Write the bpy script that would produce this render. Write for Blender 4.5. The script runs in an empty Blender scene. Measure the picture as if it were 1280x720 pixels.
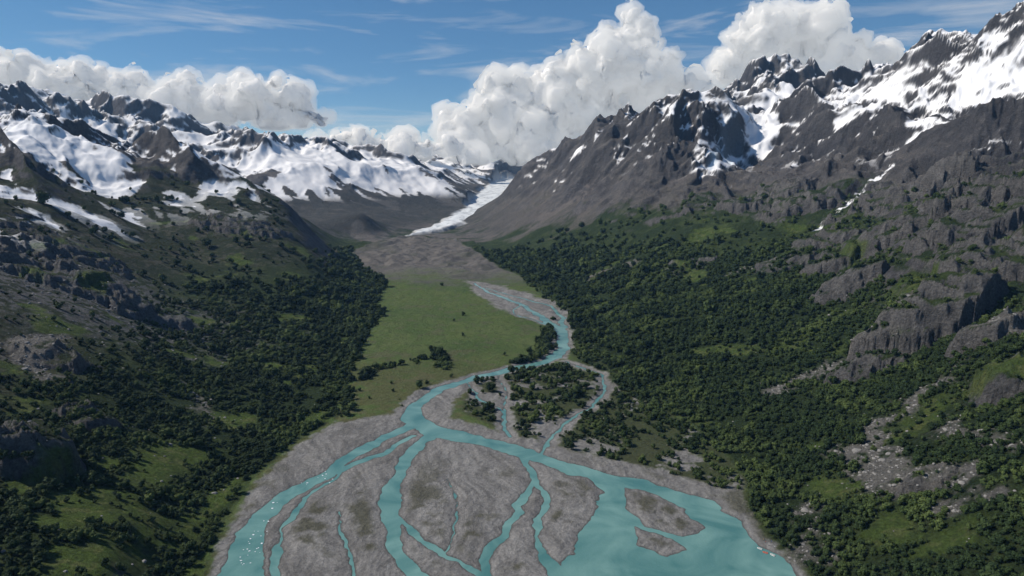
import bpy, bmesh, math, random, time
import numpy as np
from mathutils import Vector, Matrix, Quaternion, noise as mnoise
T0=time.time()
rng=np.random.default_rng(7); random.seed(7)
scene=bpy.context.scene
scene.view_settings.view_transform='Standard'; scene.view_settings.look='None'; scene.view_settings.exposure=0

# ---------------------------------------------------------------- image pixel to world geometry
H=300.0; F=865.0; TH=math.radians(9.5); CT,ST=math.cos(TH),math.sin(TH)
def S(px,py,Y=None):
    """sight line through an image pixel -> world point; without a distance it lands on the valley floor"""
    up=(360-py)/F; f=CT+ST*up; d=ST-CT*up
    if Y is None: Y=H*f/d
    return (Y*(px-640)/F/f, Y, H-Y*d/f)
def flat(pts): return np.array([S(a,b)[:2] for a,b in pts])

# ---------------------------------------------------------------- noise
perm=rng.permutation(256).astype(np.int32); perm=np.concatenate([perm,perm])
ang=rng.random(256)*2*np.pi; GX=np.cos(ang).astype(np.float32); GY=np.sin(ang).astype(np.float32)
def pn(x,y,seed=0):
    xi=np.floor(x).astype(np.int32); yi=np.floor(y).astype(np.int32)
    xf=(x-xi).astype(np.float32); yf=(y-yi).astype(np.float32)
    u=xf*xf*xf*(xf*(xf*6-15)+10); v=yf*yf*yf*(yf*(yf*6-15)+10)
    def g(a,b,fx,fy):
        h=perm[perm[(a+seed*37)&255]+(b&255)]
        return GX[h]*fx+GY[h]*fy
    n00=g(xi,yi,xf,yf); n10=g(xi+1,yi,xf-1,yf); n01=g(xi,yi+1,xf,yf-1); n11=g(xi+1,yi+1,xf-1,yf-1)
    a=n00+u*(n10-n00); b=n01+u*(n11-n01)
    return (a+v*(b-a))*1.5
def fbm(x,y,wl,octs,seed=0,gain=.5,cell=None,ridge=False):
    out=0; a=1.; tot=0; ca,sa=math.cos(.6),math.sin(.6)
    X,Yy=x/wl,y/wl; w=wl; prev=1
    for i in range(octs):
        n=pn(X,Yy,seed+i)
        if ridge:
            n=1-np.abs(n)*1.6; n=n*n*np.sign(n); m=n*prev; prev=np.clip(n*1.3,0.15,1); n=m*2-1.0
        if cell is not None: n=n*np.clip(w/(cell*2.5)-.4,0,1)
        out=out+a*n; tot+=a; a*=gain; w/=2.03
        X,Yy=(X*ca-Yy*sa)*2.03+3.1,(X*sa+Yy*ca)*2.03+1.7
    return (out/tot).astype(np.float32)
def sst(a,b,x):
    t=np.clip((x-a)/(b-a),0,1); return t*t*(3-2*t)
def seg_dist(x,y,p,q,wa=0,wb=0):
    dx,dy=q[0]-p[0],q[1]-p[1]; L=dx*dx+dy*dy+1e-9
    t=np.clip(((x-p[0])*dx+(y-p[1])*dy)/L,0,1)
    return np.hypot(x-p[0]-t*dx,y-p[1]-t*dy)-(wa+(wb-wa)*t)
def poly_sd(x,y,P):
    d=np.full(x.shape,1e9,np.float32); ins=np.zeros(x.shape,bool); n=len(P)
    for i in range(n):
        p,q=P[i],P[(i+1)%n]
        d=np.minimum(d,seg_dist(x,y,p,q))
        c=(p[1]>y)!=(q[1]>y)
        xs=(q[0]-p[0])*(y-p[1])/(q[1]-p[1]+1e-9)+p[0]
        ins^=c&(x<xs)
    return np.where(ins,-d,d)
def line_sd(x,y,P,W):
    d=np.full(x.shape,1e9,np.float32)
    for i in range(len(P)-1): d=np.minimum(d,seg_dist(x,y,P[i],P[i+1],W[i],W[i+1]))
    return d

# ---------------------------------------------------------------- large relief: heights from image pixels at guessed distances, plus hand-set points
ctrl=[]
cols={
0:[(720,400),(600,520),(500,650),(400,850),(330,1100),(280,1350),(220,1700),(180,1950),(145,2200)],
120:[(720,420),(600,560),(500,720),(400,1000),(340,1300),(280,1650),(220,2000),(167,2200)],
240:[(720,455),(600,620),(500,830),(420,1150),(370,1400),(320,1650),(270,1900),(225,2150),(192,2350)],
340:[(500,870),(430,1150),(380,1400),(340,1600),(300,1850),(262,2100),(243,2220)],
420:[(430,1170),(380,1500),(340,1800),(308,2050)],
1280:[(720,400),(600,480),(500,600),(440,700),(400,760),(350,900),(300,1050),(250,1250),(200,1500),(150,1800),(80,2200),(15,2500)],
1160:[(720,430),(600,540),(520,650),(450,800),(410,870),(370,905),(330,1050),(280,1300),(230,1600),(180,1950),(120,2350),(64,2750)],
1050:[(720,460),(600,600),(520,730),(450,900),(400,1050),(350,1250),(300,1500),(250,1800),(200,2250),(150,2700),(103,3200)],
940:[(600,640),(520,790),(450,980),(400,1150),(350,1400),(300,1700),(260,2000),(230,2250),(200,2700),(150,3400),(120,4000)],
860:[(480,930),(430,1100),(380,1350),(330,1650),(280,1950),(240,2200),(215,2400),(180,2620),(135,2800)],
800:[(430,1100),(400,1250),(350,1600),(300,2000),(260,2300),(230,2500),(200,2650),(168,2850)],
750:[(400,1350),(360,1650),(320,2000),(280,2400),(240,2700),(200,3000),(162,3200)],
700:[(350,1900),(320,2200),(280,2700),(240,3100),(210,3400),(188,3600)],
650:[(340,2050),(310,2500),(280,3000),(250,3500),(218,3900)],
610:[(310,2750),(285,3300),(265,3800)],
}
for px,l in cols.items():
    for py,Y in l: ctrl.append(S(px,py,Y))
for p in [(200,183,2420),(270,203,2350),(310,224,2300),(350,252,2200),(400,292,2100),(440,325,2000),(480,349,1950),
  (60,146,2200),(160,182,2300),
  (440,300,3100),(480,290,3300),(520,282,3600),(400,250,3900),(360,212,4200),(345,182,4600),(400,187,4800),(430,203,4600),
  (500,196,5200),(540,215,5000),(565,236,4700),(592,252,4600),(520,250,4400),(470,250,4200),(380,270,3600),
  (10,126,4500),(45,140,4500),(28,120,4600),(75,158,4600),(110,132,5000),(140,156,5100),(165,136,5200),(195,160,5200),(225,138,5500),(260,168,5500),(300,176,5500),(-60,130,4500),
  (555,196,8500),(600,204,8500),(630,212,8600),(580,190,9500),(520,205,8500),(660,205,8500),
  (600,262,4500),(612,248,5300),(625,236,6500),(560,285,3700),
  (905,102,3000),(892,118,2950),(880,108,2900),(865,124,2880),(850,116,2850),(830,136,2830),(815,160,2900),(795,166,2950),(775,178,3000),(925,152,3250),(915,185,2800),(890,208,2500),
  (955,68,4500),(985,84,4400),(930,98,4450),(1020,108,4000),(1060,99,3500),(1100,91,3300),(1150,62,3000),(1195,42,2800),(1230,50,2650),(1255,24,2550),(1340,-10,2500),(1340,200,1500),(1340,400,760),(745,154,3250),(720,178,3400),(690,193,3700),(670,205,3800)]:
    ctrl.append(S(*p))
for p in [(500,4600,230),(800,3900,380),(1000,5600,600),(1500,5400,620),(2300,5000,600),(3500,4500,600),(2900,3000,700),(4500,8000,700),(2000,8500,500),
  (-2200,3000,260),(-1300,2750,230),(-900,2900,120),(-700,3300,110),(-1500,3600,170),(-2500,3700,250),(-3500,4200,600),(-2600,2500,450),(-2400,1700,380),
  (-1300,900,190),(-900,420,110),(-500,150,60),(-700,200,90),(500,150,50),(900,350,130),(1400,700,260),(2400,1400,560),
  (-900,2450,215),(-600,2350,150),(-450,2500,60),(-450,2900,10),(-5000,8000,600),(-3000,9000,600),(0,11000,350),(-3500,11500,500),(4000,11500,500),(-1500,7000,450),(-800,6800,400),(800,6500,500),
  (0,200,0),(0,500,0),(0,900,0),(-150,1200,0),(-250,1600,0),(-300,2500,0)]:
    ctrl.append(p)
ctrl=np.array(ctrl,float)
def warp(x,y): return x/y, .8*np.log(y)
cu,cv=warp(ctrl[:,0],ctrl[:,1]); C2=.022**2
A=np.sqrt((cu[:,None]-cu)**2+(cv[:,None]-cv)**2+C2); n=len(cu)
sc=ctrl[:,2]/ctrl[:,1]*1000
M=np.zeros((n+1,n+1)); M[:n,:n]=A-np.eye(n)*.004; M[:n,n]=1; M[n,:n]=1
wts=np.linalg.solve(M,np.append(sc,0))

NU,NV=1450,1450
u=np.linspace(-1.15,1.15,NU); v=np.linspace(math.log(150),math.log(12500),NV)
U,V=np.meshgrid(u,v); Y=np.exp(V); X=U*Y
U=U.astype(np.float32); V=V.astype(np.float32); X=X.astype(np.float32); Y=Y.astype(np.float32)
base=np.full(U.shape,wts[n],np.float32); V8=(.8*V).astype(np.float32)
for i in range(n):
    base+=np.float32(wts[i])*np.sqrt((U-np.float32(cu[i]))**2+(V8-np.float32(cv[i]))**2+np.float32(C2))
base=base*Y/1000
cell=Y*.0032
dXu=np.gradient(X,axis=1); dXv=np.gradient(X,axis=0); dYv=np.gradient(Y,axis=0)
def grad(Z):
    gx=np.gradient(Z,axis=1)/dXu
    gy=(np.gradient(Z,axis=0)-gx*dXv)/dYv
    return gx.astype(np.float32),gy.astype(np.float32)
def blur(a,r,times=2):
    for _ in range(times):
        for ax in (0,1):
            p=[(0,0),(0,0)]; p[ax]=(r+1,r); c=np.cumsum(np.pad(a.astype(np.float64),p,mode='edge'),axis=ax)
            a=((c[2*r+1:]-c[:-2*r-1]) if ax==0 else (c[:,2*r+1:]-c[:,:-2*r-1]))/(2*r+1)
    return a.astype(np.float32)
R2=sst(-350,350,X+.02*Y)

# ---------------------------------------------------------------- valley floor and river
floorP=np.vstack([flat([(250,760),(258,700),(282,650),(315,598),(372,552),(420,522),(428,470),(440,430),(470,385),(485,352),(452,335),(440,318),(470,305),(520,298),(570,302),(590,315),(620,335),(650,345),(690,360),(715,385),(722,420),(745,445),(800,490),(850,520),(900,560),(930,600),(935,640),(960,675),(1005,712),(1040,770),(1100,900)]),[[260,140],[-200,140]]])
chan=[
 ([(592,354),(612,366),(650,380),(676,396),(703,415),(704,436),(684,452),(640,461),(598,471),(556,484),(522,504),(514,524),(545,540),(610,553),(680,574),(740,594),(800,610),(870,630)],
  [3,5,6,7,11,12,9,8,8,8,9,13,14,12,11,12,16,20]),
 ([(606,360),(645,371),(690,383),(704,398),(702,418)],[2,3,4,5,7]),
 ([(650,380),(640,392),(668,400),(690,408)],[2,2,2,3]),
 ([(518,530),(478,548),(440,570),(400,597),(360,620),(328,645),(308,682),(300,730),(300,900)],[9,8,8,8,9,12,13,14,18]),
 ([(545,542),(510,572),(492,606),(486,648),(496,690),(525,725),(560,800)],[7,6,8,8,6,7,8]),
 ([(520,545),(478,568),(440,582),(395,602)],[3,5,5,4]),
 ([(430,588),(385,622),(350,660),(342,700),(345,760)],[1,2.5,3,4,5]),
 ([(650,566),(672,600),(648,632),(628,668),(606,700),(600,760)],[3,3.5,4,4,4,5]),
 ([(672,600),(686,622),(668,650),(680,690),(706,725)],[3,3,3,4,7]),
 ([(486,645),(530,675),(575,702),(610,735)],[2,3,3,3]),
 ([(420,640),(430,670),(440,720)],[.3,1.2,1.5]),([(560,600),(572,640),(560,690)],[.3,.9,.6]),
 ([(585,478),(600,500),(628,516),(636,545)],[.6,1.5,1.8,2.5]),
 ([(708,452),(752,468),(757,488),(738,512),(705,528),(690,548),(676,566)],[1,1.5,2,2,1.5,1.8,2]),
 ([(620,470),(632,492),(628,516)],[.6,.8,1]),
]
lake=flat([(720,592),(770,606),(830,616),(885,632),(925,652),(948,682),(990,708),(1015,740),(1060,900),(640,900),(690,740),(706,700),(735,655),(752,628),(725,606)])
bars=[flat(b) for b in ([(690,588),(735,598),(754,616),(744,644),(712,643),(692,618)],
  [(780,610),(815,616),(860,636),(880,662),(850,670),(806,658),(781,636)],
  [(788,656),(830,670),(862,690),(838,699),(800,684)],
  [(680,640),(705,640),(722,655),(729,675),(708,698),(684,690),(672,665)],
  [(330,650),(350,640),(352,668),(338,690),(332,672)])]
fsel=(Y<3700)&(X>-900)&(X<500)
xs,ys=X[fsel],Y[fsel]
fd_=poly_sd(xs,ys,floorP)
fd=np.full(U.shape,1e4,np.float32); fd[fsel]=fd_
jx=xs+fbm(xs,ys,45,4,40)*10; jy=ys+fbm(xs,ys,45,4,50)*10
sd=np.full(xs.shape,1e4,np.float32); near=fd_<40
def upd(fn): sd[near]=np.minimum(sd[near],fn(jx[near],jy[near]))
for P,W in chan: upd(lambda a,b:line_sd(a,b,flat(P),W))
upd(lambda a,b:poly_sd(a,b,lake))
for b in bars: sd[near]=np.maximum(sd[near],-poly_sd(jx[near],jy[near],b))
sd[near]=np.maximum(sd[near],fd_[near]-2)
SD=np.full(U.shape,1e4,np.float32); SD[fsel]=sd

# ---------------------------------------------------------------- relief detail
def erode(gx,gy,wl,octs,cell,br=.5,gain=.45):
    """drainage texture: furrows that run down the local slope and branch, octave by octave"""
    gm=np.sqrt(gx*gx+gy*gy)+1e-4; k=np.clip(gm*2.5,0.05,.9); tw=fbm(X,Y,wl*.9,3,260)*1.1; ct,st_=np.cos(tw),np.sin(tw)
    dx0=-gy/gm*k; dy0=gx/gm*k; dx0,dy0=dx0*ct-dy0*st_,dx0*st_+dy0*ct; kf=sst(.1,.45,gm)
    h=np.zeros_like(gx); hx=np.zeros_like(gx); hy=np.zeros_like(gx); a=1.; f=1./wl; w=wl; tot=0
    for o in range(octs):
        dx=dx0-hy*br; dy=dy0+hx*br
        dm=np.sqrt(dx*dx+dy*dy)+1e-4; lim=np.minimum(1,.95/dm); dx=dx*lim; dy=dy*lim
        px=X*np.float32(f)+np.float32(o*.37); py=Y*np.float32(f)+np.float32(o*.71)
        ix=np.floor(px).astype(np.int32); iy=np.floor(py).astype(np.int32); fx=px-ix; fy=py-iy
        va=0;vx=0;vy=0;wt=1e-4
        for i in (-1,0,1):
            for j in (-1,0,1):
                hsh=perm[perm[(ix+i+o*31)&255]+((iy+j)&255)]
                qx=(fx-i-.5-GX[hsh]*.3).astype(np.float32); qy=(fy-j-.5-GY[hsh]*.3).astype(np.float32)
                ww=np.clip(1-(qx*qx+qy*qy)/1.5,0,1); ww=ww*ww
                m=(qx*dx+qy*dy)*np.float32(6.2832); s_=np.sin(m)
                va=va+np.cos(m)*ww; vx=vx-s_*dx*ww; vy=vy-s_*dy*ww; wt=wt+ww
        fade=np.clip(w/(cell*2.5)-.5,0,1)*kf
        h+=a*va/wt*fade; hx=hx*.6+vx/wt*fade; hy=hy*.6+vy/wt*fade; tot+=a
        a*=gain; f*=2; w/=2
    return h/tot
wx=X+fbm(X,Y,700,3,3)*160; wy=Y+fbm(X,Y,700,3,9)*160
amp=sst(8,240,base); crag=sst(150,520,base); far=sst(3200,5000,Y)
j1=fbm(X,Y,300,5,240,.5)
sfm=sst(.15,.32,fbm(X,Y,800,3,230))*sst(300,460,base)*.7
for px,py,Yd,rx,ry in [(1185,105,2350,140,300),(1245,85,2250,110,330),(1110,128,2850,160,220),(1010,128,3700,240,260),(930,168,3050,110,330),(895,200,2650,70,160),(835,152,2830,60,60),(955,105,4200,120,100),(1075,160,2600,70,100),(1160,170,2050,60,130),(30,170,2050,210,150),(105,182,2080,110,90),(380,205,4400,330,350),(470,215,4700,350,350),(540,228,4700,160,200),(100,160,4700,250,160),(230,165,5000,300,240),(720,185,3350,40,50)]:
    a,b,_=S(px,py,Yd); sfm=np.maximum(sfm,sst(1.25,.7,np.hypot((X-a)/rx,(Y-b)/ry)+j1*1.1))
r1l=fbm(wx,wy,620,3,11,.45,cell,True)
r1=fbm(wx,wy,620,7,11,.5,cell,True)
r2=fbm(wx,wy,170,6,33,.58,cell,True)
Zl=blur(base+(r1l+.2)*(12+60*crag)*amp+fbm(X,Y,330,2,245)*50*amp,7)
g0x,g0y=grad(Zl)
ero=erode(g0x,g0y,330,6,cell,.45)
ero2=erode(g0x,g0y,110,3,cell,.5)
rough=1-.6*sfm
Z=base+((r1l+.2)*.5+(r1+.2)*.5*rough)*(12+66*crag)*amp
Z+=ero*(14+44*crag+14*R2)*amp*(.45+.55*rough)*(1+.5*far)+ero2*(3+10*crag+4*R2)*amp*rough
Z+=(r2+.2)*(2+17*crag+9*R2*amp)*amp*rough
Z+=fbm(X,Y,260,5,60,.5,cell)*14*sst(3,60,base)
craglist=[(1165,395,880,95,34,50),(1245,345,980,90,70,34),(1060,375,1150,55,40,28),(1110,310,1350,130,60,34),(1250,260,1300,120,90,38),(985,330,1450,60,50,18),(960,250,2050,150,90,40),(1150,225,1700,160,80,44),
 (60,345,1150,160,60,24),(150,360,1180,110,40,20),(10,330,1250,120,80,22),(12,450,560,40,40,36),(60,300,1400,150,60,14),(300,290,1900,120,60,16),(860,330,1650,60,50,12),(1040,300,1550,70,50,26),
 (1080,470,830,40,22,16),(1230,440,760,40,22,30),(1150,600,540,24,18,8),(1215,300,1150,90,50,36),(1262,480,650,36,26,26),(1000,270,1850,90,50,32),(60,420,800,50,30,16),(110,490,680,26,20,12)]
kn=np.zeros(U.shape,np.float32); kmask=np.zeros(U.shape,np.float32)
kj=fbm(X,Y,90,6,66,.6)
for px,py,Yd,rx,ry,hh in craglist:
    a,b,_=S(px,py,Yd); d=np.hypot((X-a)/rx,(Y-b)/ry)+kj*.9
    kn+=hh*(sst(1.1,.85,d)*.65+sst(1.0,.1,d)*.35); kmask=np.maximum(kmask,sst(1.4,.8,d))
kr=fbm(X,Y,34,5,270,.6,cell,True)
Z+=kn*(1+.5*kj)+kmask*kr*5
led=np.maximum(sst(-.1,.35,fbm(X,Y,420,3,71))*sst(100,250,base)*sst(5000,2500,Y)*(.3+.7*R2)*rough,kmask*.5)
stp=36+14*fbm(X,Y,200,3,75); ph=(Z+fbm(X,Y,160,5,77)*50)/stp; fr=ph-np.floor(ph)
Z+=led*stp*(sst(.25,.75,fr)-fr)*.85
far2=sst(6500,8500,Y); Z+=far2*fbm(X,Y,1500,5,80,.5,cell,True)*140
sdn=SD+fbm(X,Y,14,3,90,.5,cell)*2.2
fz=np.clip(sdn*.11,-2.6,1.3)+fbm(X,Y,40,4,95,.5,cell)*.45*sst(2,14,sdn)
mor=sst(1950,2300,Y+fbm(X,Y,200,3,96)*200)*(fd<60)
fz=fz+mor*(4+32*np.abs(fbm(X,Y,150,5,97,.6,cell)))*sst(4,20,SD)
s=sst(0,1,fd/(.10*Y+20))
Z=fz*(1-s)+np.maximum(Z,1.2)*s
Z=np.where(fd>0,np.maximum(Z,.7+.02*np.minimum(fd,60)),Z)
gl=line_sd(X,Y,np.array([S(510,299,3250)[:2],S(535,290,3450)[:2],S(565,281,3800)[:2],S(598,264,4500)[:2],S(611,249,5300)[:2],S(625,237,6500)[:2],S(640,228,8000)[:2]]),[18,45,68,88,100,120,150])
gln=gl+fbm(X,Y,200,5,99,.6)*70
glm=sst(15,-15,gln)
zg=np.interp(Y,[3200,3700,4500,5300,6500,8000],[8,28,80,132,182,225])
Z=Z*(1-glm)+(zg+fbm(X,Y*.6,70,5,101,.6,cell)*9)*glm
Z=Z.astype(np.float32)
gx,gy=grad(Z); slope=np.degrees(np.arctan(np.hypot(gx,gy)))

# ---------------------------------------------------------------- ground cover
def col(*c): return np.array(c,np.float32)
n1=fbm(X,Y,220,5,110,.55); n2=fbm(X,Y,60,5,120,.6); n3=fbm(X,Y,16,4,130,.6)
R=np.zeros(U.shape+(3,),np.float32)
def mix(m,c):
    global R
    m=np.clip(m,0,1)[...,None].astype(np.float32); R=R*(1-m)+c*m
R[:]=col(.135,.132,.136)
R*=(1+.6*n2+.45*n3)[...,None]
mix(sst(-.1,.3,n1)*.5,col(.18,.168,.155))
strata=pn((Z+n1*70+n2*25)/17,(X+Y)/500,280)
mix(sst(.05,.4,strata)*sst(26,40,slope)*.5,col(.21,.2,.19)); mix(sst(.05,.4,-strata)*sst(26,40,slope)*.45,col(.07,.07,.075))
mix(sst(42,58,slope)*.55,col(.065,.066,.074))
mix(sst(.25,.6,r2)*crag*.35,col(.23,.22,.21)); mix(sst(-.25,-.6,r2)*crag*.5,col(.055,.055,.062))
mix(sst(36,26,slope)*sst(-.1,.25,n2+.3*n1-ero*.5)*.7,col(.21,.195,.18))
fan=sst(1800,2500,Y)*sst(380,200,Z+n1*120)*R2*sst(44,34,slope)
mix(fan*.8,col(.15,.138,.13)); mix(fan*sst(-.1,.4,-ero)*.6,col(.225,.205,.19)); mix(fan*sst(.0,.3,n1+n2*.5)*.45,col(.06,.07,.042))
farl=(1-R2)*sst(2500,2900,Y)*sst(260,150,Z)*sst(10,40,Z)
mix(farl*.75,col(.055,.06,.055)); mix(farl*sst(.0,.3,-ero+n2*.5)*.6,col(.16,.155,.15))
vegtop=np.interp(Y,[400,1500,2000,2600,3000],[330,330,260,130,20])*R2+(1-R2)*np.interp(Y,[400,1500,2300,2800,3100],[250,290,290,110,-20])
veg=sst(40,-50,Z-vegtop+n1*170+n2*80-ero*55)*sst(43,34,slope+n2*12)
mix(veg,col(.036,.058,.022))
hi=sst(60,170,Z)
mix(veg*sst(-.15,.3,n2+n1*.5-ero*.4)*(.45+.4*hi*R2),col(.066,.096,.03))
mix(veg*sst(.1,.4,n3+n2*.4-ero2*.3)*.4,col(.095,.12,.048))
mix(veg*(1-R2)*sst(45,110,Z)*.6,col(.04,.047,.03))
mix(veg*(1-R2)*sst(45,110,Z)*sst(.0,.3,n3+n2)*.6,col(.12,.113,.098))
mix(kmask*sst(28,40,slope+n3*14)*.9,col(.2,.195,.19)); mix(kmask*sst(.1,.5,-kr+n3*.4)*sst(28,40,slope)*.6,col(.09,.09,.092))
Oc=S(85,352,1130); om=sst(1.15,.5,np.hypot((X-Oc[0])/360,(Y-Oc[1])/300)+n2*.7)*sst(-.12,.08,n3+n2*.6+.04)
mix(om*.85,col(.165,.168,.178))
scree=[([(1130,395,900),(1050,430,900),(1000,465,870),(965,485,850)],[8,12,12,10]),
 ([(1180,480,720),(1110,520,680),(1070,545,640),(1120,590,570),(1200,625,520)],[9,15,20,26,12]),
 ([(1280,400,760),(1235,430,760),(1200,460,760)],[14,12,6]),
 ([(1010,300,1500),(960,320,1500),(900,345,1500)],[14,12,5]),
 ([(790,330,1800),(745,345,1850),(722,368,1800)],[22,16,8]),
 ([(1280,560,520),(1230,540,560),(1190,500,620)],[10,12,6]),([(1240,660,480),(1180,650,490)],[10,6]),
 ([(1000,630,570),(1020,655,540),(1010,690,500)],[4,4,3]),
 ([(60,400,850),(30,440,780),(60,470,740)],[16,20,10]),
 ([(240,480,880),(250,510,820),(262,540,760)],[3,3,2])]
scm=np.zeros(U.shape,np.float32)
wX=X+fbm(X,Y,40,4,150)*34; wY=Y+fbm(X,Y,40,4,155)*34
for P,W in scree:
    d=line_sd(wX,wY,np.array([S(*p)[:2] for p in P]),W); scm=np.maximum(scm,sst(9,-6,d+n3*20+n2*20))
scm*=sst(-.35,.0,n3+n2*.7+.1)
mix(scm*.9,col(.235,.225,.21))
mead=np.zeros(U.shape,np.float32)
wX=X+fbm(X,Y,30,4,152)*14; wY=Y+fbm(X,Y,30,4,157)*14
for px,py,Yd,rx,ry in [(215,572,650,32,46),(180,606,590,22,28),(100,655,490,18,34),(150,685,460,26,26),(235,650,540,14,34),(335,455,1030,42,16),(370,412,1330,42,28),(225,443,1000,26,18),(135,570,600,12,18),(80,700,420,22,20),(272,605,600,11,50),(300,530,790,16,24),(395,520,820,18,24),(800,510,800,20,60),(1040,610,590,16,34),(1110,665,500,24,22),(1180,690,460,24,18),(430,545,750,14,16),(250,690,490,12,24),(190,650,520,10,26),(40,620,520,14,16)]:
    a,b,_=S(px,py,Yd); mead=np.maximum(mead,sst(1.3,.6,np.hypot((wX-a)/rx,(wY-b)/ry)+n3*.8+n2*.5))
mead*=(fd>0)
mead=np.maximum(mead,sst(.18,.36,fbm(X,Y,120,5,160,.6))*(Z<170)*(fd>0)*(Y<2000)*.9)
mead*=(1-scm)
mix(mead,col(.095,.145,.034)); mix(mead*sst(0,.3,n3),col(.15,.178,.062)); mix(mead*sst(.05,.3,n2-n3*.5)*.6,col(.06,.084,.03))
infl=sst(6,-6,fd+n3*8)
mix(infl,col(.078,.116,.035)); mix(infl*sst(-.1,.25,n2+.4*n3)*.6,col(.108,.132,.052)); mix(infl*sst(.0,.35,n1)*.7,col(.056,.094,.028))
mix(infl*sst(.1,.3,-n2+.5*n3)*.6,col(.1,.1,.06)); mix(infl*sst(.2,.4,n3+n2*.3)*.6,col(.04,.062,.022))
mix(infl*sst(1200,950,Y+n2*90)*sst(-.2,.2,n1+n3)*.6,col(.105,.1,.048))
upv=sst(1850,2150,Y+n2*150+n1*250)
mix(infl*upv,col(.145,.137,.128)); mix(infl*upv*sst(-.1,.3,n2+n3*.5)*.8,col(.085,.082,.078)); mix(infl*upv*sst(.1,.35,n1-n2*.5)*.5,col(.05,.06,.035))
delta=flat([(285,780),(290,660),(320,605),(370,560),(420,530),(490,518),(520,490),(560,476),(600,470),(570,500),(560,522),(640,545),(700,560),(760,575),(830,590),(925,618),(940,645),(975,690),(1030,760),(1060,900),(250,900)])
brushP=flat([(590,474),(700,458),(757,472),(800,500),(850,525),(905,565),(932,605),(920,625),(830,592),(730,572),(640,545),(575,515)])
dd=np.full(U.shape,1e4,np.float32); dd[fsel]=poly_sd(xs,ys,delta)
bd=np.full(U.shape,1e4,np.float32); bd[fsel]=poly_sd(xs,ys,brushP)
upper=np.full(U.shape,1e4,np.float32); upper[fsel]=poly_sd(xs,ys,flat([(585,352),(620,356),(700,380),(712,400),(700,410),(660,398),(620,385),(600,370)]))
grav=np.maximum.reduce([sst(4,-4,dd+n3*12),sst(12,5,SD+n3*8+n2*6),sst(10,-10,upper+n2*40)])*infl
gravb=sst(.02,.2,n2+.4*n1+.3*n3-.02)*sst(5,-5,bd)
grav=np.maximum(grav,gravb*infl)
east=(X>30)*(Y>820)*(Y<2100)*sst(-55,-25,fd+n3*20)*(fd<8)*(1-grav)*(SD>5)
mix(east*.9,col(.04,.055,.024))
mix(sst(5,-5,bd)*infl*(1-grav)*.85,col(.05,.06,.03))
mix(grav,col(.198,.195,.189))
q1=fbm(X,Y,160,3,165)*70
streak=fbm(X-q1,(Y+X*.25+q1)/4,7,5,170,.7); streak2=fbm(X-q1,(Y+X*.25)/5,30,6,172,.62)
mix(grav*sst(-.05,.25,streak2)*.6,col(.265,.262,.252)); mix(grav*sst(.03,.25,streak)*.55,col(.3,.295,.282)); mix(grav*sst(0.03,.25,-streak)*.55,col(.12,.118,.113))
mix(grav*sst(.1,.28,-streak2)*.45,col(.125,.124,.118))
moss=sst(.0,.28,n2*.6+.8*fbm(X,Y,130,4,175)+n3*.5)*sst(4,14,SD)*grav*sst(760,560,Y)
mix(moss*.8,col(.07,.07,.042))
mix(infl*sst(2.2,-.2,sdn),col(.09,.09,.085))
# snow
snowl=np.interp(Y,[800,2000,3000,4500],[540,460,430,460])*R2+(1-R2)*np.interp(Y,[800,2000,2500,3500,6000],[300,315,330,210,190])
sn=fbm(X,Y,260,6,180,.55)+.35*fbm(X,Y,45,4,186,.6)
hollow=-ero*.9-ero2*.5-(r1+.2)*.25
snow=sst(-.02,.04,(Z-snowl)/320+sn*.65+hollow-.12-.2*kmask-.1*R2+.5*sfm)*sst(47,37,slope+sn*18-10*sfm)*(fd>80)
patch=sst(.22,.26,sn*.6+hollow*1.1+.14*n2)*sst(-190,-30,Z-snowl)*sst(42,35,slope)*(fd>100)
hg=line_sd(wX,wY,np.array([S(885,212,2450)[:2],S(905,192,2700)[:2],S(925,168,3050)[:2],S(950,140,3550)[:2],S(1010,115,3850)[:2],S(1100,104,3250)[:2]]),[30,60,85,160,170,120])
sch=line_sd(wX,wY,np.array([S(1022,272,1680)[:2],S(1060,250,1800)[:2],S(1090,228,1900)[:2],S(1115,216,1940)[:2]]),[1,6,3,8])
snow=np.maximum.reduce([snow,patch,sst(20,-10,hg+sn*70)*sst(58,48,slope),sst(3,-2,sch+n3*16+n2*14)*(slope<42)])
snow*=sst(120,180,Z)
mix(snow,col(.82,.84,.87))
mix(glm,col(.64,.69,.73)); mix(glm*sst(.0,.25,fbm((X-Y*.05)*1.0,Y*.5,45,5,190,.65)),col(.4,.44,.48)); mix(glm*sst(-30,5,gl)*.5,col(.3,.29,.28))
mix(sst(15,-10,hg+30)*sst(3000,2600,Y)*.7,col(.58,.72,.82))
R=np.clip(R,.008,.9)

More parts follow.
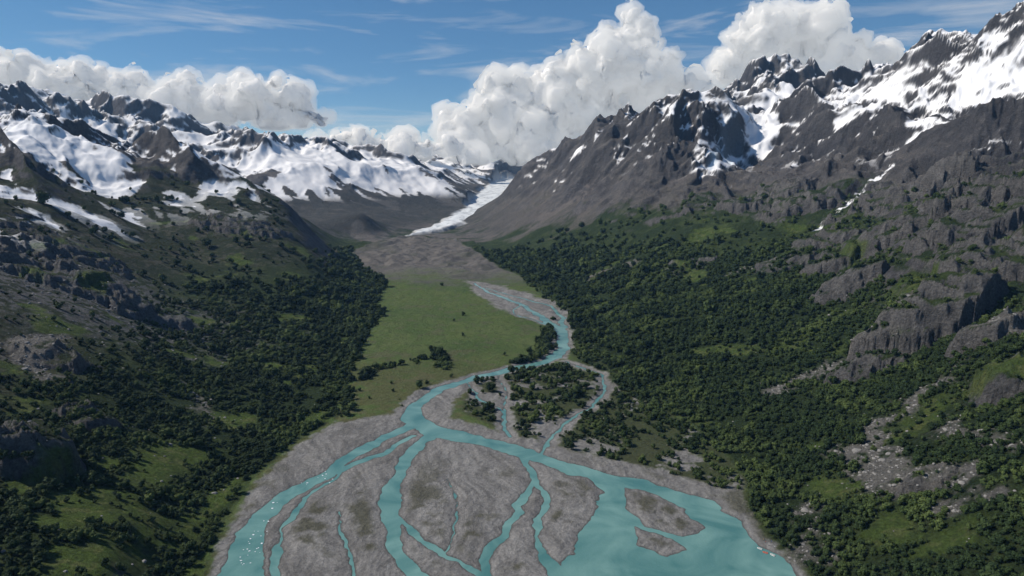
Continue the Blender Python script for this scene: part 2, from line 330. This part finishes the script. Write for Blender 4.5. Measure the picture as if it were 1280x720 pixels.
def grid_mesh(name,X,Y,Z,R,snow):
    nv,nu=X.shape
    me=bpy.data.meshes.new(name)
    co=np.stack([X,Y,Z],-1).reshape(-1,3).astype(np.float32)
    idx=np.arange(nv*nu,dtype=np.int32).reshape(nv,nu)
    q=np.stack([idx[:-1,:-1],idx[:-1,1:],idx[1:,1:],idx[1:,:-1]],-1).reshape(-1)
    nf=len(q)//4
    me.vertices.add(len(co)); me.vertices.foreach_set('co',co.ravel())
    me.loops.add(len(q)); me.loops.foreach_set('vertex_index',q)
    me.polygons.add(nf); me.polygons.foreach_set('loop_start',np.arange(0,nf*4,4,dtype=np.int32))
    me.polygons.foreach_set('use_smooth',np.ones(nf,bool))
    me.update(calc_edges=True)
    a=me.attributes.new('cover','FLOAT_COLOR','POINT')
    c=np.ones((len(co),4),np.float32); c[:,:3]=R.reshape(-1,3); a.data.foreach_set('color',c.ravel())
    a=me.attributes.new('snow','FLOAT','POINT'); a.data.foreach_set('value',snow.reshape(-1).astype(np.float32))
    ob=bpy.data.objects.new(name,me); scene.collection.objects.link(ob); return ob
terrain=grid_mesh('mountain_valley_terrain',X,Y,Z,R,np.maximum.reduce([snow,glm,infl*.5]))
def ground(x,y):
    j=int(round((math.log(y)-v[0])/(v[1]-v[0]))); i=int(round((x/y-u[0])/(u[1]-u[0]))); return float(Z[j,i])

def newmat(name):
    m=bpy.data.materials.new(name); m.use_nodes=True; nt=m.node_tree
    return m,nt,nt.nodes,nt.links,nt.nodes['Principled BSDF']
def noisy(name,c,amt=.25,scale=6,rough=.8):
    m,nt,N,Lk,B=newmat(name); no=N.new('ShaderNodeTexNoise'); no.inputs['Scale'].default_value=scale; cr=N.new('ShaderNodeValToRGB')
    cr.color_ramp.elements[0].color=tuple(x*(1-amt) for x in c)+(1,); cr.color_ramp.elements[1].color=tuple(min(1,x*(1+amt)) for x in c)+(1,)
    tc=N.new('ShaderNodeTexCoord'); Lk.new(tc.outputs['Object'],no.inputs['Vector']); Lk.new(no.outputs['Fac'],cr.inputs[0]); Lk.new(cr.outputs[0],B.inputs['Base Color']); B.inputs['Roughness'].default_value=rough; return m
m,nt,N,Lk,B=newmat('terrain_cover')
at=N.new('ShaderNodeAttribute'); at.attribute_name='cover'
as_=N.new('ShaderNodeAttribute'); as_.attribute_name='snow'
geo=N.new('ShaderNodeNewGeometry')
no=N.new('ShaderNodeTexNoise'); no.inputs['Scale'].default_value=.3; no.inputs['Detail'].default_value=6; no.inputs['Roughness'].default_value=.7
Lk.new(geo.outputs['Position'],no.inputs['Vector'])
no2=N.new('ShaderNodeTexNoise'); no2.inputs['Scale'].default_value=.03; no2.inputs['Detail'].default_value=10; no2.inputs['Roughness'].default_value=.75
Lk.new(geo.outputs['Position'],no2.inputs['Vector'])
mr=N.new('ShaderNodeMapRange'); mr.inputs['From Min'].default_value=.3; mr.inputs['From Max'].default_value=.7; mr.inputs['To Min'].default_value=.5; mr.inputs['To Max'].default_value=1.5
Lk.new(no.outputs['Fac'],mr.inputs['Value'])
mm=N.new('ShaderNodeMix'); mm.data_type='FLOAT'; mm.inputs[3].default_value=1.0
Lk.new(as_.outputs['Fac'],mm.inputs[0]); Lk.new(mr.outputs[0],mm.inputs[2])
vm=N.new('ShaderNodeVectorMath'); vm.operation='SCALE'
Lk.new(at.outputs['Color'],vm.inputs[0]); Lk.new(mm.outputs[0],vm.inputs['Scale'])
Lk.new(vm.outputs[0],B.inputs['Base Color'])
B.inputs['Roughness'].default_value=.95; B.inputs['Specular IOR Level'].default_value=.1
add=N.new('ShaderNodeMath'); add.operation='MULTIPLY_ADD'; add.inputs[1].default_value=9
Lk.new(no2.outputs['Fac'],add.inputs[0]); Lk.new(no.outputs['Fac'],add.inputs[2])
st=N.new('ShaderNodeMapRange'); st.inputs['To Min'].default_value=1.0; st.inputs['To Max'].default_value=.08
Lk.new(as_.outputs['Fac'],st.inputs['Value'])
bp=N.new('ShaderNodeBump'); bp.inputs['Distance'].default_value=4.2
Lk.new(st.outputs[0],bp.inputs['Strength']); Lk.new(add.outputs[0],bp.inputs['Height']); Lk.new(bp.outputs[0],B.inputs['Normal'])
terrain.data.materials.append(m)

# ---------------------------------------------------------------- water
me=bpy.data.meshes.new('glacial_river')
me.from_pydata([(-420,60,0),(420,60,0),(420,2300,0),(-420,2300,0)],[],[(0,1,2,3)])
river=bpy.data.objects.new('glacial_river',me); scene.collection.objects.link(river)
m,nt,N,Lk,B=newmat('glacial_water')
geo=N.new('ShaderNodeNewGeometry')
a=N.new('ShaderNodeTexNoise'); a.inputs['Scale'].default_value=.012; a.inputs['Detail'].default_value=7; a.inputs['Distortion'].default_value=2.5
Lk.new(geo.outputs['Position'],a.inputs['Vector'])
cr=N.new('ShaderNodeValToRGB'); cr.color_ramp.elements[0].position=.32; cr.color_ramp.elements[0].color=(.06,.17,.165,1); cr.color_ramp.elements[1].position=.7; cr.color_ramp.elements[1].color=(.165,.31,.285,1)
Lk.new(a.outputs['Fac'],cr.inputs[0]); Lk.new(cr.outputs[0],B.inputs['Base Color'])
B.inputs['Roughness'].default_value=.25; B.inputs['IOR'].default_value=1.33
w=N.new('ShaderNodeTexNoise'); w.inputs['Scale'].default_value=.4; w.inputs['Detail'].default_value=5; Lk.new(geo.outputs['Position'],w.inputs['Vector'])
bp=N.new('ShaderNodeBump'); bp.inputs['Distance'].default_value=.4; bp.inputs['Strength'].default_value=.5; Lk.new(w.outputs['Fac'],bp.inputs['Height']); Lk.new(bp.outputs[0],B.inputs['Normal'])
me.materials.append(m)

# ---------------------------------------------------------------- vegetation instances
def foliage_mat(name,c1,c2,c3,c4):
    m,nt,N,Lk,B=newmat(name)
    oi=N.new('ShaderNodeObjectInfo'); a=N.new('ShaderNodeMix'); a.data_type='RGBA'; a.inputs[6].default_value=c1+(1,); a.inputs[7].default_value=c2+(1,)
    b=N.new('ShaderNodeMix'); b.data_type='RGBA'; b.inputs[6].default_value=c3+(1,); b.inputs[7].default_value=c4+(1,)
    ti=N.new('ShaderNodeAttribute'); ti.attribute_type='INSTANCER'; ti.attribute_name='tint'
    c=N.new('ShaderNodeMix'); c.data_type='RGBA'
    Lk.new(oi.outputs['Random'],a.inputs[0]); Lk.new(oi.outputs['Random'],b.inputs[0]); Lk.new(ti.outputs['Fac'],c.inputs[0]); Lk.new(a.outputs[2],c.inputs[6]); Lk.new(b.outputs[2],c.inputs[7]); Lk.new(c.outputs[2],B.inputs['Base Color'])
    B.inputs['Roughness'].default_value=.8; B.inputs['Specular IOR Level'].default_value=.15
    return m
leafm=foliage_mat('alder_leaves',(.016,.031,.012),(.036,.06,.02),(.055,.086,.026),(.1,.135,.04))
barkm=noisy('bark',(.08,.065,.05))
protos=bpy.data.collections.new('tree_kinds')
for k in range(5):
    bm=bmesh.new(); r=random.Random(k)
    lobes=[(Vector((r.uniform(-.55,.55),r.uniform(-.55,.55),r.uniform(.4,1.35))),r.uniform(.3,.6)) for _ in range(6)]
    lobes.append((Vector((0,0,.8)),.6))
    for c,rad in lobes:
        n0=len(bm.verts); bmesh.ops.create_icosphere(bm,subdivisions=1,radius=rad*.82)
        bm.verts.ensure_lookup_table()
        for vv in bm.verts[n0:]:
            vv.co=vv.co*r.uniform(.75,1.15)+c
        for _ in range(46):
            d=Vector((r.gauss(0,1),r.gauss(0,1),r.gauss(.35,1))).normalized(); p=c+d*rad*r.uniform(.8,1.25)
            t=d.orthogonal().normalized(); t.rotate(Quaternion(d,r.uniform(0,6.28))); t=(t+d*r.uniform(-.6,.6)).normalized(); b2=d.cross(t).normalized(); sz=r.uniform(.07,.15)
            bm.faces.new([bm.verts.new(p+t*sz),bm.verts.new(p+b2*sz),bm.verts.new(p-t*sz),bm.verts.new(p-b2*sz)])
    nf=len(bm.faces)
    bmesh.ops.create_cone(bm,segments=5,radius1=.09,radius2=.04,depth=1.1,matrix=Matrix.Translation((0,0,.35)))
    bm.faces.ensure_lookup_table()
    for f in bm.faces[nf:]: f.material_index=1
    mm_=bpy.data.meshes.new('alder_%d'%k); bm.to_mesh(mm_); bm.free(); mm_.materials.append(leafm); mm_.materials.append(barkm)
    protos.objects.link(bpy.data.objects.new('alder_%d'%k,mm_))
def scatter(name,dens,base_sp,Yk,scl,coll,sink=.0,tint=None,sig=.28):
    du=u[1]-u[0]; dv=v[1]-v[0]
    sp=base_sp*np.maximum(1,Y/Yk)
    ex=dens*(Y*Y*du*dv)/(sp*sp)
    cnt=rng.poisson(np.clip(ex,0,5))
    iv,iu=np.nonzero(cnt[:-1,:-1]); c=cnt[iv,iu]; iv=np.repeat(iv,c); iu=np.repeat(iu,c)
    a=rng.random(len(iv)); b=rng.random(len(iv))
    z=(Z[iv,iu]*(1-a)+Z[iv,iu+1]*a)*(1-b)+(Z[iv+1,iu]*(1-a)+Z[iv+1,iu+1]*a)*b
    yy=np.exp(v[iv]+b*dv); xx=(u[iu]+a*du)*yy
    sc_=sp[iv,iu]*scl*rng.lognormal(0,sig,len(iv))
    me=bpy.data.meshes.new(name); me.vertices.add(len(iv)); me.vertices.foreach_set('co',np.stack([xx,yy,z-sink*sc_],-1).astype(np.float32).ravel())
    at=me.attributes.new('scl','FLOAT','POINT'); at.data.foreach_set('value',sc_.astype(np.float32))
    at=me.attributes.new('tint','FLOAT','POINT'); at.data.foreach_set('value',(tint[iv,iu] if tint is not None else np.zeros(len(iv))).astype(np.float32))
    ob=bpy.data.objects.new(name,me); scene.collection.objects.link(ob)
    ng=bpy.data.node_groups.new(name+'_scatter','GeometryNodeTree')
    ng.interface.new_socket('Geometry',in_out='INPUT',socket_type='NodeSocketGeometry'); ng.interface.new_socket('Geometry',in_out='OUTPUT',socket_type='NodeSocketGeometry')
    gi=ng.nodes.new('NodeGroupInput'); go=ng.nodes.new('NodeGroupOutput'); ip=ng.nodes.new('GeometryNodeInstanceOnPoints')
    ci=ng.nodes.new('GeometryNodeCollectionInfo'); ci.inputs['Collection'].default_value=coll; ci.inputs['Separate Children'].default_value=True; ci.inputs['Reset Children'].default_value=True
    na=ng.nodes.new('GeometryNodeInputNamedAttribute'); na.data_type='FLOAT'; na.inputs['Name'].default_value='scl'
    rv=ng.nodes.new('FunctionNodeRandomValue'); rv.data_type='FLOAT_VECTOR'; rv.inputs[0].default_value=(-.15,-.15,0); rv.inputs[1].default_value=(.15,.15,6.28)
    ng.links.new(gi.outputs[0],ip.inputs['Points']); ng.links.new(ci.outputs[0],ip.inputs['Instance']); ip.inputs['Pick Instance'].default_value=True
    ng.links.new(rv.outputs[0],ip.inputs['Rotation']); ng.links.new(na.outputs[0],ip.inputs['Scale']); ng.links.new(ip.outputs[0],go.inputs[0])
    md=ob.modifiers.new('scatter','NODES'); md.node_group=ng
    return ob
tl=np.interp(Y,[400,1500,2100,2600],[150,135,75,10])*R2+(1-R2)*np.interp(Y,[400,900,1400,2000,2400],[85,62,50,45,15])
edge=(fd>2)*(1-mead)*(1-scm)*(1-snow)*(Y<2600)*(1-.85*om)*(1-.9*kmask*sst(24,34,slope))
fo=sst(20,-25,Z-tl+n1*70+n2*60)*sst(46,36,slope)*edge*sst(-.28,.05,n2+.6*n3+.5*n1+.1)
scrub=sst(20,-60,Z-vegtop+n1*80)*sst(44,34,slope)*sst(.0,.25,n2+.6*n3-.2*ero)*edge*(.3*R2+.18*(1-R2))
br=sst(2,-6,bd)*(1-grav)*(SD>3)*sst(-.2,.15,n3+n2)*.9
strip=np.zeros(U.shape,np.float32)
for P,W in [([(697,402),(690,425),(668,448),(645,455)],[16,20,14,6]),([(452,474),(475,462),(505,455),(550,446)],[10,9,9,8]),([(545,440),(556,462)],[9,9]),([(432,520),(430,470),(445,430),(475,388)],[7,9,10,8]),([(600,478),(640,468),(700,460)],[5,5,6])]:
    strip=np.maximum(strip,sst(3,-2,line_sd(wX,wY,flat(P),W)+n3*6))
strip*=(SD>5)
sparse=infl*(1-grav)*sst(.25,.38,n3+.3*n2)*.10*(Y<1900)*sst(-.1,.2,n1)
dens=np.maximum.reduce([fo,scrub,br,strip,sparse,east*.85*sst(-.3,.0,n3+n2)]).astype(np.float32)
tint=np.clip(sst(-.1,.35,fbm(X,Y,90,4,200,.6)+.4*n3)*.9+.35*sst(70,150,Z)*R2-.25*(1-R2)*sst(40,90,Z),0,1)
scatter('alder_forest',dens,3.7,750,.6,protos,.12,tint,.36)

rk=noisy('boulder_stone',(.21,.205,.195),.3,3,.95)
stones=bpy.data.collections.new('stone_kinds')
for k in range(3):
    bm=bmesh.new(); bmesh.ops.create_icosphere(bm,subdivisions=2,radius=1); r=random.Random(50+k)
    for vv in bm.verts: vv.co=Vector((vv.co.x*1.1,vv.co.y*.85,vv.co.z*.6))*(1+.35*mnoise.noise(vv.co*1.6+Vector((k*9,0,0))))
    mm_=bpy.data.meshes.new('boulder_%d'%k); bm.to_mesh(mm_); bm.free(); mm_.materials.append(rk); stones.objects.link(bpy.data.objects.new('boulder_%d'%k,mm_))
scatter('scree_boulders',((scm*.5+.12*om+.02*(Z<120)*(fd>0)*(1-fo)*(Y<1200))*(Y<1600)).astype(np.float32),3.2,700,.26,stones,.1,None,.5)

# ---------------------------------------------------------------- shore party, boats, ice
def person(loc,head,coat,legs,arm=.0):
    e=bpy.data.objects.new('person',None); scene.collection.objects.link(e); e.location=loc; e.rotation_euler=(0,0,head)
    P=[(0,0,.95),(0,0,1.2),(0,.01,1.42),(0,.01,1.53),(.19,0,1.42),(.25,.03,1.14),(.24,.16+arm,.95+arm),(-.19,0,1.42),(-.26,.0,1.14),(-.25,.1,.92),(.1,0,.9),(.12,.04,.5),(.12,0,.09),(.12,.15,.04),(-.1,0,.9),(-.13,-.02,.5),(-.14,-.06,.09),(-.14,.09,.04)]
    E=[(0,1),(1,2),(2,3),(2,4),(4,5),(5,6),(2,7),(7,8),(8,9),(0,10),(10,11),(11,12),(12,13),(0,14),(14,15),(15,16),(16,17)]
    Rr=[.15,.16,.15,.06,.075,.055,.035,.075,.055,.035,.1,.075,.05,.045,.1,.075,.05,.045]
    me=bpy.data.meshes.new('body'); me.from_pydata(P,E,[]); b=bpy.data.objects.new('body',me); scene.collection.objects.link(b); b.parent=e
    b.modifiers.new('s','SKIN'); 
    for i,sv in enumerate(me.skin_vertices[0].data): sv.radius=(Rr[i],Rr[i]*.8); sv.use_root=(i==0)
    b.modifiers.new('ss','SUBSURF').levels=1
    m,nt,N,Lk,B=newmat('clothes'); tc=N.new('ShaderNodeTexCoord'); sx=N.new('ShaderNodeSeparateXYZ'); cr=N.new('ShaderNodeValToRGB'); cr.color_ramp.interpolation='CONSTANT'
    cr.color_ramp.elements[0].color=legs+(1,); cr.color_ramp.elements[1].position=.9; cr.color_ramp.elements[1].color=coat+(1,)
    Lk.new(tc.outputs['Object'],sx.inputs[0]); Lk.new(sx.outputs['Z'],cr.inputs[0]); Lk.new(cr.outputs[0],B.inputs['Base Color']); me.materials.append(m)
    bm=bmesh.new(); bmesh.ops.create_icosphere(bm,subdivisions=3,radius=1)
    for vv in bm.verts:
        c=vv.co; c.x*=.078; c.y*=.098; c.z*=.12
        if c.y>.06 and abs(c.x)<.018 and -.03<c.z<.02: c.y+=.02
        if c.z<-.05: c.x*=.8
    for f in bm.faces: f.material_index=1 if (f.calc_center_median().z>.035 or f.calc_center_median().y<-.03) else 0
    hm_=bpy.data.meshes.new('head'); bm.to_mesh(hm_); bm.free(); hm_.materials.append(noisy('skin',(.5,.33,.25),.1)); hm_.materials.append(noisy('hair',(.05,.035,.025),.2))
    h=bpy.data.objects.new('head',hm_); scene.collection.objects.link(h); h.parent=e; h.location=(0,.02,1.65)
def boat(loc,head,c):
    e=bpy.data.objects.new('inflatable_boat',None); scene.collection.objects.link(e); e.location=loc; e.rotation_euler=(0,0,head)
    bm=bmesh.new(); path=[]
    for i in range(33):
        t=i/32; 
        if t<.35: p=(-.75,-1.9+t/.35*2.6,.3)
        elif t>.65: p=(.75,.7-(t-.65)/.35*2.6,.3)
        else:
            a=(t-.35)/.3*math.pi; p=(-.75*math.cos(a),.7+1.3*math.sin(a),.3+.25*math.sin(a))
        path.append(Vector(p))
    rings=[]
    for i,p in enumerate(path):
        t=(path[min(i+1,32)]-path[max(i-1,0)]).normalized(); s_=t.cross(Vector((0,0,1))).normalized(); up=s_.cross(t); rr=.24*(.35 if i in(0,32) else 1)
        rings.append([bm.verts.new(p+(s_*math.cos(k*math.pi/5)+up*math.sin(k*math.pi/5))*rr) for k in range(10)])
    for a,b in zip(rings,rings[1:]):
        for k in range(10): bm.faces.new([a[k],a[(k+1)%10],b[(k+1)%10],b[k]]).smooth=True
    bm.faces.new(rings[0]); bm.faces.new(rings[-1])
    me=bpy.data.meshes.new('tube'); bm.to_mesh(me); bm.free(); me.materials.append(noisy('rubber',c,.1)); o=bpy.data.objects.new('tube',me); scene.collection.objects.link(o); o.parent=e
    for nm,sz,lc in [('floor',(1.2,3.0,.06),(0,-.3,.2)),('transom',(1.3,.08,.45),(0,-1.55,.38)),('bench',(1.2,.3,.06),(0,-.4,.48)),('outboard_motor',(.25,.3,.7),(0,-1.8,.5))]:
        bm=bmesh.new(); bmesh.ops.create_cube(bm,size=1); bmesh.ops.scale(bm,vec=sz,verts=bm.verts); bmesh.ops.bevel(bm,geom=bm.edges[:],offset=.02,segments=2,affect='EDGES')
        me=bpy.data.meshes.new(nm); bm.to_mesh(me); bm.free(); me.materials.append(noisy(nm,(.12,.12,.13),.2)); o=bpy.data.objects.new(nm,me); scene.collection.objects.link(o); o.parent=e; o.location=lc
for i,(px,py,c) in enumerate([(957,680,(.7,.1,.05)),(961,683,(.75,.75,.7)),(964,680,(.05,.15,.5)),(954,677,(.8,.5,.05)),(968,686,(.6,.6,.6))]):
    x,y,_=S(px,py); person((x,y,ground(x,y)-.02),i*1.3,c,(.05,.05,.07),.1*(i%2))
for px,py,hd,c in [(950,686,.9,(.75,.75,.72)),(957,691,1.1,(.7,.12,.05)),(966,694,.7,(.75,.75,.72))]:
    x,y,_=S(px,py); boat((x,y,max(ground(x,y),-.12)),hd,c)
bm=bmesh.new(); r=random.Random(9)
for px,py in [(398,598),(405,593),(412,600),(380,606),(330,655),(322,668),(312,676),(303,690),(299,700),(318,690),(309,705),(330,668),(325,682),(345,632)]:
    for _ in range(3):
        x,y,_z=S(px+r.uniform(-7,7),py+r.uniform(-4,4)); s_=r.uniform(.25,.8); n0=len(bm.verts); bmesh.ops.create_icosphere(bm,subdivisions=2,radius=s_); bm.verts.ensure_lookup_table()
        for vv in bm.verts[n0:]:
            k=1+.5*mnoise.noise(vv.co*1.3+Vector((px,py,0))); vv.co=Vector((x+vv.co.x*k*1.3,y+vv.co.y*k,vv.co.z*k*.45+.05))
me=bpy.data.meshes.new('ice_floes'); bm.to_mesh(me); bm.free(); me.materials.append(noisy('ice',(.75,.8,.84),.1)); scene.collection.objects.link(bpy.data.objects.new('ice_floes',me))

# ---------------------------------------------------------------- clouds
cm,nt,N,Lk,B=newmat('cloud_core')
B.inputs['Base Color'].default_value=(.985,.985,.99,1); B.inputs['Roughness'].default_value=1; B.inputs['Specular IOR Level'].default_value=0
B.inputs['Subsurface Weight'].default_value=1; B.inputs['Subsurface Radius'].default_value=(1,1,1); B.inputs['Subsurface Scale'].default_value=90
cw=bpy.data.materials.new('cloud_vapour_glow'); cw.use_nodes=True; nt=cw.node_tree; nt.nodes.remove(nt.nodes['Principled BSDF'])
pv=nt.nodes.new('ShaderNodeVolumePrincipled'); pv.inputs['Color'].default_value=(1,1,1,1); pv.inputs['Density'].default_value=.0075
pv.inputs['Emission Color'].default_value=(.87,.93,1,1); pv.inputs['Emission Strength'].default_value=.0075*.38  # faint added glow stands in for light scattered many times inside the cloud
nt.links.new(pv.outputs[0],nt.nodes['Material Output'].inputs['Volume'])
bmi=bmesh.new(); bmesh.ops.create_icosphere(bmi,subdivisions=2,radius=1); ico=np.array([vv.co[:] for vv in bmi.verts]); icf=np.array([[w_.index for w_ in f.verts] for f in bmi.faces]); bmi.free()
def cloud(name,puffs,D,vox,basepy,seed,thick=1.0):
    r=np.random.default_rng(seed); sph=[]
    zb=S(640,basepy,D)[2]; k=D/F
    for px,py,rad in puffs:
        x,y,z=S(px,py,D); R0=rad*k; c=np.array([x,y+r.uniform(-.5,.5)*R0*thick,z]); sph.append((c,R0*.92))
        for _ in range(12):
            d=r.normal(size=3); d[2]=abs(d[2])*.9-.2; d/=np.linalg.norm(d); r1_=R0*r.uniform(.25,.5); c1=c+d*R0*r.uniform(.55,.8); sph.append((c1,r1_))
            for _ in range(3):
                e=d+r.normal(size=3)*.6; e/=np.linalg.norm(e); sph.append((c1+e*r1_*.7,r1_*r.uniform(.3,.55)))
    vs=[];fs=[]
    for i,(c,rr) in enumerate(sph):
        vs.append(ico*rr*np.array([1.2,1,.85])+c); fs.append(icf+i*len(ico))
    me=bpy.data.meshes.new(name); me.from_pydata(np.concatenate(vs).tolist(),[],np.concatenate(fs).tolist())
    ob=bpy.data.objects.new(name,me); scene.collection.objects.link(ob)
    md=ob.modifiers.new('r','REMESH'); md.mode='VOXEL'; md.voxel_size=vox
    sm=ob.modifiers.new('sm','SMOOTH'); sm.iterations=3; sm.factor=.5
    dg=bpy.context.evaluated_depsgraph_get(); me2=bpy.data.meshes.new_from_object(ob.evaluated_get(dg)); ob.modifiers.clear(); ob.data=me2; me2.name=name
    n_=len(me2.vertices); co=np.empty(n_*3,np.float32); me2.vertices.foreach_get('co',co); co=co.reshape(-1,3)
    nn=np.empty(n_*3,np.float32); me2.vertices.foreach_get('normal',nn); nn=nn.reshape(-1,3)
    s1,s2=D*.05,D*.018
    disp=np.empty(n_,np.float32); halo=np.empty(n_,np.float32)
    for i in range(n_):
        p=Vector(co[i]); q=p+mnoise.noise_vector(p/s1)*s1*.5
        b=mnoise.voronoi(q/s2)[0][0]
        disp[i]=(.35-b*b)*s2*.5+mnoise.fractal(p/s1,.8,2.1,7)*s1*.45
        halo[i]=abs(mnoise.fractal(p/(s2*2),.8,2.1,5))
    core=co+nn*disp[:,None]
    def flatb(c):
        lo=c[:,2]<zb; c[lo,2]=zb+(c[lo,2]-zb)*.25; return c
    me2.vertices.foreach_set('co',flatb(core-nn*D*.0035).ravel()); me2.polygons.foreach_set('use_smooth',np.ones(len(me2.polygons),bool)); me2.update()
    me2.materials.clear(); me2.materials.append(cm)
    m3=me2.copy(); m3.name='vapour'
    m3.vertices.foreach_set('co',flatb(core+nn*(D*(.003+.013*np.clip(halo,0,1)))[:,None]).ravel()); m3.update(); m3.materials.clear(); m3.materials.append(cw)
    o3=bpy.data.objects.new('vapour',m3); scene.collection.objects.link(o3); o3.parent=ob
    return ob
cloud('cumulus_cloud',[(780,58,32),(770,90,40),(815,102,32),(735,102,30),(700,130,38),(640,122,28),(620,145,36),(660,160,40),(740,150,46),(800,150,36),(850,122,24),(872,102,12),(580,168,28),(600,180,24),(680,185,34),(545,188,18),(515,180,10),(560,150,9),(615,108,12),(785,30,13),(625,196,16)],9000,27,204,1)
cloud('cumulus_cloud',[(950,48,34),(1000,38,36),(1045,64,32),(1088,74,20),(985,78,46),(1040,88,36),(920,82,18),(965,18,15),(905,98,10),(985,12,13)],9500,27,125,2)
cloud('cumulus_cloud',[(10,108,27),(60,108,30),(110,116,32),(165,126,30),(220,130,33),(270,130,28),(320,124,28),(365,136,23),(400,150,16),(330,146,26),(260,144,24),(180,140,22),(-40,100,32),(300,106,10),(340,102,10),(85,88,12)],6500,20,158,3)
cloud('cumulus_cloud',[(395,176,12),(420,180,13),(445,172,13),(470,184,13),(500,184,16),(535,186,13),(565,180,14),(450,162,8),(590,196,10)],6900,20,204,4,.6)

# ---------------------------------------------------------------- haze, light, sky
hb=bpy.data.meshes.new('haze'); bm=bmesh.new(); bmesh.ops.create_cube(bm,size=1); bm.to_mesh(hb); bm.free()
haze=bpy.data.objects.new('haze',hb); scene.collection.objects.link(haze); haze.scale=(34000,17000,3800); haze.location=(0,6500,1700)
hm=bpy.data.materials.new('air'); hm.use_nodes=True; nt=hm.node_tree; nt.nodes.remove(nt.nodes['Principled BSDF'])
vs=nt.nodes.new('ShaderNodeVolumeScatter'); vs.inputs['Color'].default_value=(.28,.56,1,1); vs.inputs['Density'].default_value=.000024
nt.links.new(vs.outputs[0],nt.nodes['Material Output'].inputs['Volume']); hb.materials.append(hm)

EL=math.radians(42); AZ=math.radians(-80)
sd_=Vector((math.sin(AZ)*math.cos(EL),math.cos(AZ)*math.cos(EL),math.sin(EL)))
sl=bpy.data.lights.new('sun','SUN'); sl.energy=5.0; sl.angle=math.radians(.5); sl.color=(1,.955,.9)
so=bpy.data.objects.new('sun',sl); scene.collection.objects.link(so); so.rotation_euler=sd_.to_track_quat('Z','Y').to_euler()
w=bpy.data.worlds.new('World'); scene.world=w; w.use_nodes=True; N=w.node_tree.nodes; Lk=w.node_tree.links; bg=N['Background']
sky=N.new('ShaderNodeTexSky'); sky.sky_type='NISHITA'; sky.sun_disc=False; sky.sun_elevation=EL; sky.sun_rotation=AZ%(2*math.pi); sky.altitude=2500; sky.air_density=.85; sky.dust_density=.05; sky.ozone_density=4
hs=N.new('ShaderNodeHueSaturation'); hs.inputs['Saturation'].default_value=1.2; Lk.new(sky.outputs[0],hs.inputs['Color'])
tc=N.new('ShaderNodeTexCoord'); mp=N.new('ShaderNodeMapping'); mp.inputs['Scale'].default_value=(2.2,2.2,14); mp.inputs['Rotation'].default_value=(0,.1,0); mp.inputs['Location'].default_value=(.7,.2,.4)
Lk.new(tc.outputs['Generated'],mp.inputs['Vector'])
cn=N.new('ShaderNodeTexNoise'); cn.inputs['Scale'].default_value=2.2; cn.inputs['Detail'].default_value=10; cn.inputs['Roughness'].default_value=.6; cn.inputs['Distortion'].default_value=.7
Lk.new(mp.outputs[0],cn.inputs['Vector'])
cr=N.new('ShaderNodeMapRange'); cr.inputs['From Min'].default_value=.52; cr.inputs['From Max'].default_value=.85; cr.inputs['To Max'].default_value=.8
Lk.new(cn.outputs['Fac'],cr.inputs['Value'])
mc=N.new('ShaderNodeMix'); mc.data_type='RGBA'; mc.inputs[7].default_value=(8,8.4,9,1)
Lk.new(cr.outputs[0],mc.inputs[0]); Lk.new(hs.outputs[0],mc.inputs[6]); Lk.new(mc.outputs[2],bg.inputs['Color']); bg.inputs['Strength'].default_value=.092

cam=bpy.data.cameras.new('camera'); cam.sensor_width=36; cam.lens=36*F/1280; cam.clip_start=1; cam.clip_end=60000
co_=bpy.data.objects.new('camera',cam); scene.collection.objects.link(co_); co_.location=(0,0,H); co_.rotation_euler=(math.radians(90)-TH,0,0)
scene.camera=co_
print('done',time.time()-T0)
